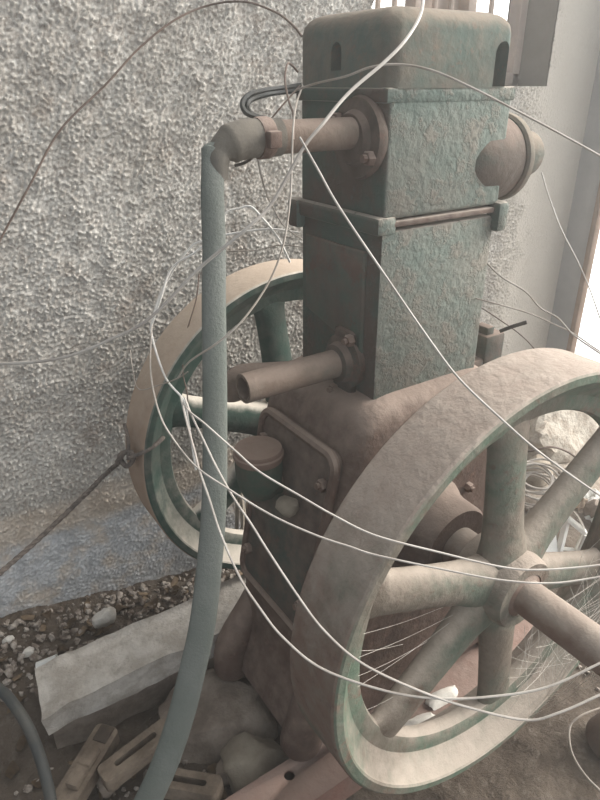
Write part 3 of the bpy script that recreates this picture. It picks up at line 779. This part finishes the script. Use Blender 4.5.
# rope tied to the far wheel
bm = bmesh.new()
rp = spline([(-0.595, 0.200, 0.265), (-0.534, 0.220, 0.281), (-0.467, 0.245, 0.300), (-0.392, 0.270, 0.328), (-0.343, 0.285, 0.350), (-0.308, 0.295, 0.362)], 24)
tube(bm, rp, 0.0034, 8)
for ph in (0, 2.1, 4.2):
    pts = []
    for i, p in enumerate(rp):
        dd = (rp[min(i + 1, len(rp) - 1)] - rp[max(i - 1, 0)]); u, w = frame_of(dd)
        a = ph + i * 0.55
        pts.append(p + (u * math.cos(a) + w * math.sin(a)) * 0.0024)
    tube(bm, pts, 0.0021, 5)
rope = mesh_obj('rope', bm, M_rope)
tag(rope, 'dark twisted rope stretched from the left edge to the far flywheel rim', 'rope')
bm = bmesh.new()
tube(bm, spline([(-0.329, 0.252, 0.386), (-0.315, 0.242, 0.407), (-0.306, 0.240, 0.391), (-0.318, 0.242, 0.381), (-0.322, 0.254, 0.396), (-0.309, 0.238, 0.407), (-0.307, 0.230, 0.395)], 8), 0.0042, 8)
tube(bm, spline([(-0.315, 0.235, 0.395), (-0.307, 0.247, 0.424), (-0.303, 0.269, 0.442)], 6), 0.0030, 6)
mesh_obj('knot', bm, M_rope, rope)
bm = bmesh.new()
tube(bm, spline([(-0.313, 0.231, 0.401), (-0.287, 0.215, 0.415), (-0.262, 0.227, 0.417), (-0.226, 0.284, 0.396)], 8), 0.0036, 8)
mesh_obj('rope_end', bm, M_rope, rope)

# black hose at the lower left
bm = bmesh.new()
tube(bm, spline([(-0.606, 0.146, 0.191), (-0.577, 0.096, 0.185), (-0.566, 0.061, 0.184), (-0.558, 0.027, 0.170), (-0.555, 0.001, 0.141), (-0.556, -0.027, 0.117), (-0.561, -0.055, 0.086), (-0.573, -0.082, 0.029)], 10), 0.0075, 14)
tag(mesh_obj('black_hose', bm, M_black), 'black rubber hose arching at the lower left corner', 'hose')

# ------------------------------------------------------------------ slab, rocks, wood, channel
def beam(bm, x0, x1, y0, y1, z0, z1, seed, amp=0.006, nxs=50, nys=10, nzs=6):
    r = bmesh.ops.create_cube(bm, size=1)
    es = bm.edges[:]
    bmesh.ops.subdivide_edges(bm, edges=[e for e in es if abs((e.verts[0].co - e.verts[1].co).x) > 0.5], cuts=nxs, use_grid_fill=True)
    bmesh.ops.subdivide_edges(bm, edges=[e for e in bm.edges if abs((e.verts[0].co - e.verts[1].co).y) > 0.5], cuts=nys, use_grid_fill=True)
    bmesh.ops.subdivide_edges(bm, edges=[e for e in bm.edges if abs((e.verts[0].co - e.verts[1].co).z) > 0.5], cuts=nzs, use_grid_fill=True)
    for v in bm.verts:
        p = Vector((x0 + (v.co.x + .5) * (x1 - x0), y0 + (v.co.y + .5) * (y1 - y0), z0 + (v.co.z + .5) * (z1 - z0)))
        q = p * 30 + Vector((seed, 0, 0))
        k = Vector((noise.noise(q), noise.noise(q + V(7, 3, 1)), noise.noise(q + V(2, 9, 5))))
        k2 = Vector((noise.noise(q * .35), noise.noise(q * .35 + V(7, 3, 1)), noise.noise(q * .35 + V(2, 9, 5))))
        endf = sstep(x0 + 0.10, x0, p.x)
        p.x += 0.27 * (p.y - 0.13) * endf
        p += k * amp * 0.5 + k2 * amp * (0.8 + 2.0 * endf)
        v.co = p
bm = bmesh.new(); beam(bm, -0.54, 0.34, 0.136, 0.236, 0.005, 0.056, 3.0)
slab = mesh_obj('concrete_slab', bm, M_conc, smooth=True, angle=45)
tag(slab, 'long grey concrete slab with a broken end lying along the foot of the wall under the engine', 'slab')
bm = bmesh.new(); beam(bm, -0.525, 0.34, 0.150, 0.236, -0.10, -0.002, 8.0, 0.006)
tag(mesh_obj('stone_footing', bm, M_rock, smooth=True, angle=45), 'dark recessed stone course beneath the grey concrete slab', 'stone')

def stone(pos, size, seed, mat, label, name='stone', group=None, sub=3, rough=0.12, cuts=7):
    bm = bmesh.new(); rock(bm, pos, size, seed, sub, cuts, rough)
    o = mesh_obj(name, bm, mat, smooth=True, angle=28)
    settle(o, (pos[0], pos[1], pos[2] - size[2] * 0.8))
    return tag(o, label, 'stone', group)
ST = 'stones and lumps of rubble'
bm = bmesh.new(); rock(bm, (-0.265, 0.062, -0.070), (0.135, 0.092, 0.085), 5, 4, 6, 0.10)
for v in bm.verts: v.co.z = min(v.co.z, -0.003 + 0.2 * max(0, v.co.z) * 0)
o = mesh_obj('stone', bm, M_rock, angle=30)
tag(o, 'largest grey rock wedged under the far left foot of the engine', 'stone', ST)
bm = bmesh.new(); rock(bm, (-0.268, -0.058, -0.060), (0.066, 0.062, 0.058), 12, 4, 9, 0.10)
for v in bm.verts: v.co.z = min(v.co.z, -0.008)
o = mesh_obj('stone', bm, M_rock2, angle=30)
tag(o, 'tan squarish stone between the big grey rock and the rusty iron channel', 'stone', ST)

# rusty iron channel under the near foot
bm = bmesh.new()
prof = [(-0.178, -0.055), (-0.178, -0.002), (-0.104, -0.002), (-0.104, -0.055), (-0.110, -0.055), (-0.110, -0.009), (-0.172, -0.009), (-0.172, -0.055)]
loft(bm, [[V(x, y, z) for y, z in prof] for x in (-0.40, 0.36)])
chan = mesh_obj('iron_channel', bm, M_chan, angle=30)
tag(chan, 'rusty reddish steel channel with a bolt hole lying under the near foot of the engine', 'channel')
b = bmesh.new(); lathe(b, [(0.0085, -0.03), (0.0085, 0.02)], (-0.246, -0.126, 0), (0, 0, 1), 24)
cut(chan, [mesh_obj('cutter', b, M_black)])
bm = bmesh.new(); rock(bm, (0.2, -0.14, -0.075), (0.1, 0.06, 0.05), 77, 3)

# three slotted wooden blocks
def wood_block(p0, p1, width, thick, label, slot=True, blocks=False):
    p0, p1 = Vector(p0), Vector(p1); L = (p1 - p0).length; d = (p1 - p0).normalized()
    up = V(0, 0, 1); s = d.cross(up).normalized(); up = s.cross(d)
    bm = bmesh.new()
    hw = width / 2
    outer = rrect(-L / 2, L / 2, -hw, hw, hw * 0.45, 5)
    c = (p0 + p1) / 2
    mp = lambda a, b_, h: c + d * a + s * b_ + up * h
    if slot:
        inner = rrect(-L * 0.30, L * 0.30, -hw * 0.28, hw * 0.28, hw * 0.27, 5)
        n = len(outer)
        rg = []
        for pts, h in ((outer, 0), (outer, thick * 0.9), ([(a * 0.985, b_ * 0.93) for a, b_ in outer], thick), (inner, thick), (inner, thick * 0.25)):
            rg.append([mp(a, b_, h) for a, b_ in pts])
        loft(bm, rg)
    else:
        loft(bm, [[mp(a, b_, h) for a, b_ in outer] for h in (0, thick)])
    o = mesh_obj('wooden_block', bm, M_wood, angle=35)
    if blocks:
        for a, col in ((-0.20, M_wood), (0.02, M_wood)):
            bm = bmesh.new()
            q = mp(L * a, 0.003, thick)
            rot = Matrix((d, s, up)).transposed()
            box(bm, q + V(-0.018, -0.010, -0.002), q + V(0.018, 0.010, 0.014), 0.003, rot=rot)
            mesh_obj('raised_peg', bm, col, o)
        bm = bmesh.new(); q = mp(L * 0.38, 0, thick)
        box(bm, q + V(-0.014, -0.012, -0.004), q + V(0.014, 0.012, 0.003), 0.002, rot=Matrix((d, s, up)).transposed())
        k = mesh_obj('burnt_end', bm, M_wooddark, o); k['label'] = 'charred dark end'
    return tag(o, label, 'wood', 'pieces of carved old wood')
wb = [(-0.542, 0.027, -0.030), (-0.445, 0.103, -0.020), (-0.483, 0.027, -0.020), (-0.364, 0.044, -0.010), (-0.411, -0.014, -0.030), (-0.342, -0.088, -0.020)]
wood_block(wb[0], wb[1], 0.040, 0.026, 'leftmost carved wooden piece with raised pegs and a charred end', False, True)
wood_block(wb[2], wb[3], 0.036, 0.026, 'middle wooden piece with a long rounded slot, lying behind the hose')
wood_block(wb[4], wb[5], 0.034, 0.026, 'wooden piece with a slot at the bottom edge, right of the hose')

# smaller stones, each its own
small = [(-0.380, 0.319, 0.020), (-0.529, 0.279, 0.000), (-0.490, 0.218, 0.000), (-0.471, 0.049, -0.050), (-0.452, 0.002, -0.050), (-0.296, -0.041, -0.050), (-0.032, -0.182, 0.008), (0.045, -0.178, 0.000), (-0.401, 0.285, 0.005), (-0.544, 0.373, 0.012), (-0.520, 0.326, 0.010), (-0.555, 0.312, 0.005), (-0.411, 0.178, -0.045), (0.005, -0.320, -0.030), (-0.018, -0.282, -0.030)]
o = stone(small[0], (0.024, 0.015, 0.024), 21, M_plaster, 'pale triangular plaster lump standing near the wall behind the slab', 'plaster_lump', ST)
o = stone(small[6] + V(0, 0, 0.0) if False else Vector(small[6]), (0.036, 0.020, 0.012), 22, M_plaster, 'white plaster lump seen between the lower spokes of the near flywheel, nearest its rim', 'plaster_lump', ST)
o = stone(Vector(small[7]) + V(0, 0.02, 0), (0.040, 0.016, 0.010), 23, M_plaster, 'white plaster sliver further up between the lower spokes of the near flywheel', 'plaster_lump', ST)
o = stone(small[3], (0.026, 0.020, 0.018), 24, M_rock, 'small dark stone between the left and middle wooden pieces', 'stone', ST)
o = stone(small[5], (0.032, 0.026, 0.02), 26, M_rock, 'small dark stone in the pit beside the tan squarish stone', 'stone', ST)
o = stone(small[9], (0.011, 0.008, 0.007), 27, M_plaster, 'pale pebble at the left edge, highest of the three beside the slab end', 'stone', ST)
o = stone(small[10], (0.012, 0.010, 0.008), 28, M_plaster, 'pale pebble at the left edge, middle of the three beside the slab end', 'stone', ST)
o = stone(small[11], (0.010, 0.008, 0.006), 29, M_plaster, 'pale pebble at the left edge, lowest of the three beside the slab end', 'stone', ST)
bm = bmesh.new()
a, b_ = Vector(small[1]), Vector([(-0.521, 0.241, 0.012)][0])
lathe(bm, [(0.009, 0), (0.009, 0.036), (0.0068, 0.036), (0.0068, 0.0)], a + V(0.015, 0, 0.012), V(0.9, -0.3, 0.25), 16, closed=True)
tag(mesh_obj('pipe_offcut', bm, M_white), 'short white plastic pipe offcut beside the broken slab end', 'pipe')
# block of masonry by the doorway
bm = bmesh.new(); rock(bm, (0.93, 0.29, 0.03), (0.16, 0.10, 0.115), 44, 4, 6, 0.16)
tag(mesh_obj('masonry_block', bm, M_mason, angle=28), 'sunlit white masonry lump by the doorway, seen through the upper spokes of the near flywheel', 'stone')
bm = bmesh.new(); rock(bm, (0.74, 0.20, 0.01), (0.055, 0.05, 0.045), 45, 3, 7, 0.10)
tag(mesh_obj('stone', bm, M_rock2, angle=28), 'beige stone behind the cable coil, below the sunlit masonry lump', 'stone', ST)

# cable coil, white frame, scraps behind the near wheel
bm = bmesh.new()
cc = V(0.655, 0.135, 0.0)
for k in range(9):
    rr = rng.uniform(0.040, 0.065); tl = V(rng.uniform(-.5, .2), rng.uniform(-.6, .1), 1).normalized(); u, w = frame_of(tl)
    oc = cc + V(rng.uniform(-.015, .015), rng.uniform(-.015, .015), 0.022 + 0.006 * k)
    pts = [oc + (u * math.cos(t) + w * math.sin(t)) * rr for t in [2 * math.pi * i / 28 for i in range(29)]]
    tube(bm, pts, 0.0028, 6)
tag(mesh_obj('cable_coil', bm, M_wire_w), 'tangled coil of pale cable on the floor, seen right of the upright near spoke', 'cable')
fr = [(0.566, -0.017, 0.060), (0.526, -0.038, 0.000), (0.553, -0.064, 0.000), (0.553, -0.071, 0.060), (0.573, -0.015, 0.070), (0.539, -0.012, 0.030), (0.484, -0.025, 0.000)]
bm = bmesh.new()
back = V(0.012, 0.012, 0)
for a, b_ in ((fr[0], fr[1]), (fr[1], fr[2]), (fr[2], fr[3]), (fr[0], fr[3])):
    tube(bm, [Vector(a), Vector(b_)], 0.0055, 4)
    tube(bm, [Vector(a) + back, Vector(b_) + back], 0.0055, 4)
for a in fr[:4]: tube(bm, [Vector(a), Vector(a) + back], 0.004, 4)
tag(mesh_obj('crate_frame', bm, M_white, smooth=False), 'small white open crate frame on the floor behind the near hub', 'crate')
bm = bmesh.new()
q = [Vector(fr[5]), Vector(fr[6]), Vector(fr[1]) + V(-0.006, 0.0, 0)]
loft(bm, [[p + V(0.004, 0.004, 0) * s for p in q] for s in (0, 2)])
tag(mesh_obj('board_scrap', bm, M_white, smooth=False), 'triangular white board scrap leaning left of the crate frame', 'board')
def crumple(c, r, seed, mat, label, name='paper_scrap', group='crumpled scraps by the doorway'):
    rg = random.Random(seed); bm = bmesh.new(); g = []
    n = 7
    for j in range(n):
        g.append([bm.verts.new(Vector(c) + V((i / (n - 1) - .5) * 2 * r, (j / (n - 1) - .5) * 1.4 * r, rg.uniform(-.2, .45) * r + 0.2 * r)) for i in range(n)])
    for j in range(n - 1):
        for i in range(n - 1): bm.faces.new((g[j][i], g[j][i + 1], g[j + 1][i + 1], g[j + 1][i]))
    ret = bmesh.ops.solidify(bm, geom=bm.faces[:], thickness=0.0015)
    return tag(mesh_obj(name, bm, mat, smooth=False), label, 'scrap', group)
sc_ = [(0.844, 0.108, 0.000), (0.764, 0.043, 0.000), (0.717, 0.049, 0.000), (0.699, -0.011, 0.000), (0.783, 0.196, 0.000)]
crumple(sc_[0], 0.035, 1, M_paper, 'crumpled brown paper scrap at the right edge, highest of the pile')
crumple(sc_[1], 0.030, 2, M_white, 'crumpled white scrap at the right edge, below the brown paper')
crumple(sc_[2], 0.026, 3, M_paper, 'crumpled brown scrap nearest the crate frame')
crumple(sc_[3], 0.024, 4, M_white, 'crumpled white scrap at the right edge, lowest of the pile')

wire('cable', [(0.768, 0.259, 0.030), (0.773, 0.228, 0.050), (0.806, 0.204, 0.060), (0.851, 0.182, 0.040), (0.880, 0.147, 0.010)], 0.0032, M_wire_b, 'brown cable arching above the pale cable coil, below the sunlit masonry', 'cable')
wire('cable', [(0.577, 0.012, 0.060), (0.585, -0.000, 0.075), (0.583, -0.026, 0.070), (0.578, -0.052, 0.050), (0.600, -0.055, 0.000)], 0.0034, M_wire_g, 'grey cable hooked over the white crate frame', 'cable')
stone([(0.711, -0.001, 0.012)][0], (0.03, 0.03, 0.03), 61, M_rock, 'dark lump among the scraps at the right edge, beside the crate frame', 'stone', ST)
stone([(0.736, 0.083, 0.012)][0], (0.028, 0.024, 0.022), 62, M_rock, 'dark lump between the cable coil and the scraps by the doorway', 'stone', ST)

# things at the lower right: hollow pipe end and a tin with a wire loop
pe = Vector([(0.348, -0.240, -0.109)][0])
bm = bmesh.new()
dirp = V(0.35, 0.9, 0.05).normalized()
lathe(bm, [(0.021, 0), (0.0235, 0.003), (0.0235, 0.12), (0.019, 0.12), (0.0175, 0.0)], pe, dirp, 24, closed=True)
tag(mesh_obj('iron_pipe', bm, M_chan), 'open dark mouth of an iron pipe below the shaft end at the right', 'pipe')
bm = bmesh.new(); tc = Vector([(0.195, -0.355, -0.020)][0])
lathe(bm, [(0.038, 0), (0.040, 0.004), (0.040, 0.045), (0.038, 0.05), (0.030, 0.047), (0, 0.046)], tc + V(0.03, 0.0, -0.01), (0.1, -0.35, 1), 28)
tag(mesh_obj('tin', bm, M_pipe), 'dull round tin lying at the right edge below the pipe mouth', 'tin')
wire('electrical_wire', [(0.229, -0.327, 0.020), (0.189, -0.318, 0.020), (0.165, -0.318, 0.010), (0.139, -0.342, 0.000), (0.131, -0.373, -0.010), (0.128, -0.408, -0.010)], 0.00158, M_wire_g, 'thin grey wire loop on the dirt beside the round tin', 'wire')

# bundle of pale stalks behind the far wheel
bm = bmesh.new()
for k in range(8):
    x = -0.045 + 0.008 * k
    tube(bm, spline([(x - 0.01 * rng.random(), 0.40 + rng.uniform(-.012, .006), -0.055), (x + 0.006, 0.405 + rng.uniform(-.008, .008), 0.06), (x + 0.01 + 0.02 * rng.uniform(-1, 1), 0.41, 0.19)], 6), 0.0045, 6)
tag(mesh_obj('stalk_bundle', bm, M_stalk), 'bundle of pale dry stalks leaning on the wall behind the far flywheel', 'stalks')

# dead leaves, each its own
lf = [(-0.468, 0.409, 0.015), (-0.435, 0.366, 0.000), (-0.275, 0.361, -0.020), (-0.218, 0.384, -0.040), (-0.273, 0.288, -0.020), (-0.467, 0.310, 0.010), (-0.561, 0.244, -0.040), (-0.571, 0.192, -0.050), (-0.595, 0.156, -0.050), (-0.561, 0.114, -0.050), (-0.192, 0.324, -0.040), (-0.334, 0.369, 0.000), (-0.324, -0.026, -0.050), (-0.406, 0.327, 0.010)]
where = ['against the wall at the left edge', 'between the wall and the plaster lump', 'below the bluish wall foot', 'under the far flywheel, nearest the wall',
         'behind the middle of the slab', 'left of the broken slab end', 'just under the arch of the black hose', 'inside the curve of the black hose', 'lowest at the left edge', 'right of the black hose at the bottom',
         'under the far flywheel, beside the green hose', 'above the plaster lump', 'in the dark pit right of the hose', 'beside the plaster lump']
lverts = None
for i, p in enumerate(lf):
    rg = random.Random(i + 50); L = rg.uniform(0.026, 0.040); a = rg.uniform(0, 6.28)
    d = V(math.cos(a), math.sin(a), 0); s = V(-d.y, d.x, 0)
    bm = bmesh.new(); rows = []
    for k in range(7):
        t = k / 6; w = L * 0.32 * math.sin(math.pi * min(0.97, t * 0.95 + 0.03)); c = Vector((p[0], p[1], gz(p[0], p[1]) + gn(p[0], p[1]))) + d * (t - .5) * L + V(0, 0, 0.008 + 0.006 * math.sin(t * 5 + i))
        rows.append([bm.verts.new(c + s * w + V(0, 0, 0.5 * w)), bm.verts.new(c), bm.verts.new(c - s * w + V(0, 0, 0.4 * w))])
    for r0, r1 in zip(rows, rows[1:]):
        for j in (0, 1): bm.faces.new((r0[j], r0[j + 1], r1[j + 1], r1[j]))
    bmesh.ops.solidify(bm, geom=bm.faces[:], thickness=0.0008)
    tag(mesh_obj('dry_leaf', bm, M_leaf, angle=80), 'curled dry brown leaf ' + where[i], 'leaf', 'dead leaves on the dirt')

# flakes of bark and leaf litter: build one, copy the rest
rg = random.Random(99)
bm = bmesh.new()
fl0 = [bm.verts.new((0.016 * math.cos(a) * k, 0.008 * math.sin(a) * k, 0.003 * math.cos(2 * a))) for a, k in [(i * 0.785, 0.8 + 0.35 * rg.random()) for i in range(8)]]
bm.faces.new(fl0)
bmesh.ops.solidify(bm, geom=bm.faces[:], thickness=0.002)
flake0 = mesh_obj('bark_flake', bm, M_leaf, smooth=False)
for i in range(46):
    o = flake0 if i == 0 else flake0.copy()
    if i: COL.objects.link(o)
    if i < 34: x, y = rg.uniform(-0.62, -0.02), rg.uniform(0.25, 0.42); w_ = 'brown flake of bark lying in the grit behind the concrete slab'
    else: x, y = rg.uniform(-0.60, -0.30), rg.uniform(-0.12, 0.12); w_ = 'brown flake of bark lying in the pit in front of the concrete slab'
    o.location = (x, y, gz(x, y) + gn(x, y) + 0.006)
    o.rotation_euler = (rg.uniform(-.5, .5), rg.uniform(-.5, .5), rg.uniform(0, 6.28))
    k = rg.uniform(0.5, 1.3); o.scale = (k, k * rg.uniform(.7, 1.2), 1)
    tag(o, w_, 'flake', 'bark flakes behind the slab' if i < 34 else 'bark flakes in the pit')

# loose grit nobody could count
bm = bmesh.new()
for i in range(1700):
    if i < 1250: x, y = rng.uniform(-0.75, 0.1), rng.uniform(0.245, 0.43)
    elif i < 1500: x, y = rng.uniform(-0.65, -0.2), rng.uniform(-0.2, 0.13)
    else: x, y = rng.uniform(0.3, 1.0), rng.uniform(-0.3, 0.42)
    r = rng.uniform(0.0025, 0.009) * (0.7 if rng.random() < .6 else 1.2)
    z = gz(x, y) + gn(x, y) + r * 0.4
    m = Matrix.Translation((x, y, z)) @ Matrix.Rotation(rng.uniform(0, 6), 4, Vector((rng.random(), rng.random(), rng.random() + .1)).normalized()) @ Matrix.Diagonal((r, r * rng.uniform(.6, 1), r * rng.uniform(.4, .8), 1))
    res = bmesh.ops.create_icosphere(bm, subdivisions=1, radius=1, matrix=m)
    for v in res['verts']: v.co += V(rng.uniform(-1, 1), rng.uniform(-1, 1), rng.uniform(-1, 1)) * r * 0.22
g = mesh_obj('grit', bm, M_gravel, smooth=False)
tag(g, 'loose grit and crumbs of mortar scattered over the dirt floor', 'grit', kind='stuff')

# cobwebs on the near wheel
bm = bmesh.new()
def strand(a, b_, r=0.00025, sag=0.006):
    a, b_ = Vector(a), Vector(b_); m = (a + b_) / 2 - V(0, 0, sag)
    tube(bm, spline([a, m, b_], 4), r, 3)
yf = -0.297
rimp = lambda deg, rad=0.288, y=yf: V(rad * math.cos(R(deg)), y, HZ + rad * math.sin(R(deg)))
for k in range(46):
    a = rng.uniform(-78, -8)
    strand(rimp(a, 0.285), V(rng.uniform(-0.02, 0.03), rng.uniform(-0.42, -0.30), HZ - 0.03), 0.00022, rng.uniform(0.002, 0.015))
for k in range(44):
    a = rng.uniform(-85, -15); strand(rimp(a, rng.uniform(.12, .28), rng.uniform(-0.31, -0.26)), rimp(a + rng.uniform(10, 28), rng.uniform(.12, .28), rng.uniform(-0.31, -0.26)), 0.00022, 0.006)
for k in range(6):
    a = rng.uniform(160, 215); strand(rimp(a, 0.27, -0.27), rimp(a + rng.uniform(8, 22), rng.uniform(.08, .2), -0.256), 0.0002, 0.004)
cw = mesh_obj('cobweb', bm, M_web, smooth=False)
tag(cw, 'dusty cobweb strands stretched between the spokes, hub and rim of the near flywheel', 'cobweb', kind='stuff')
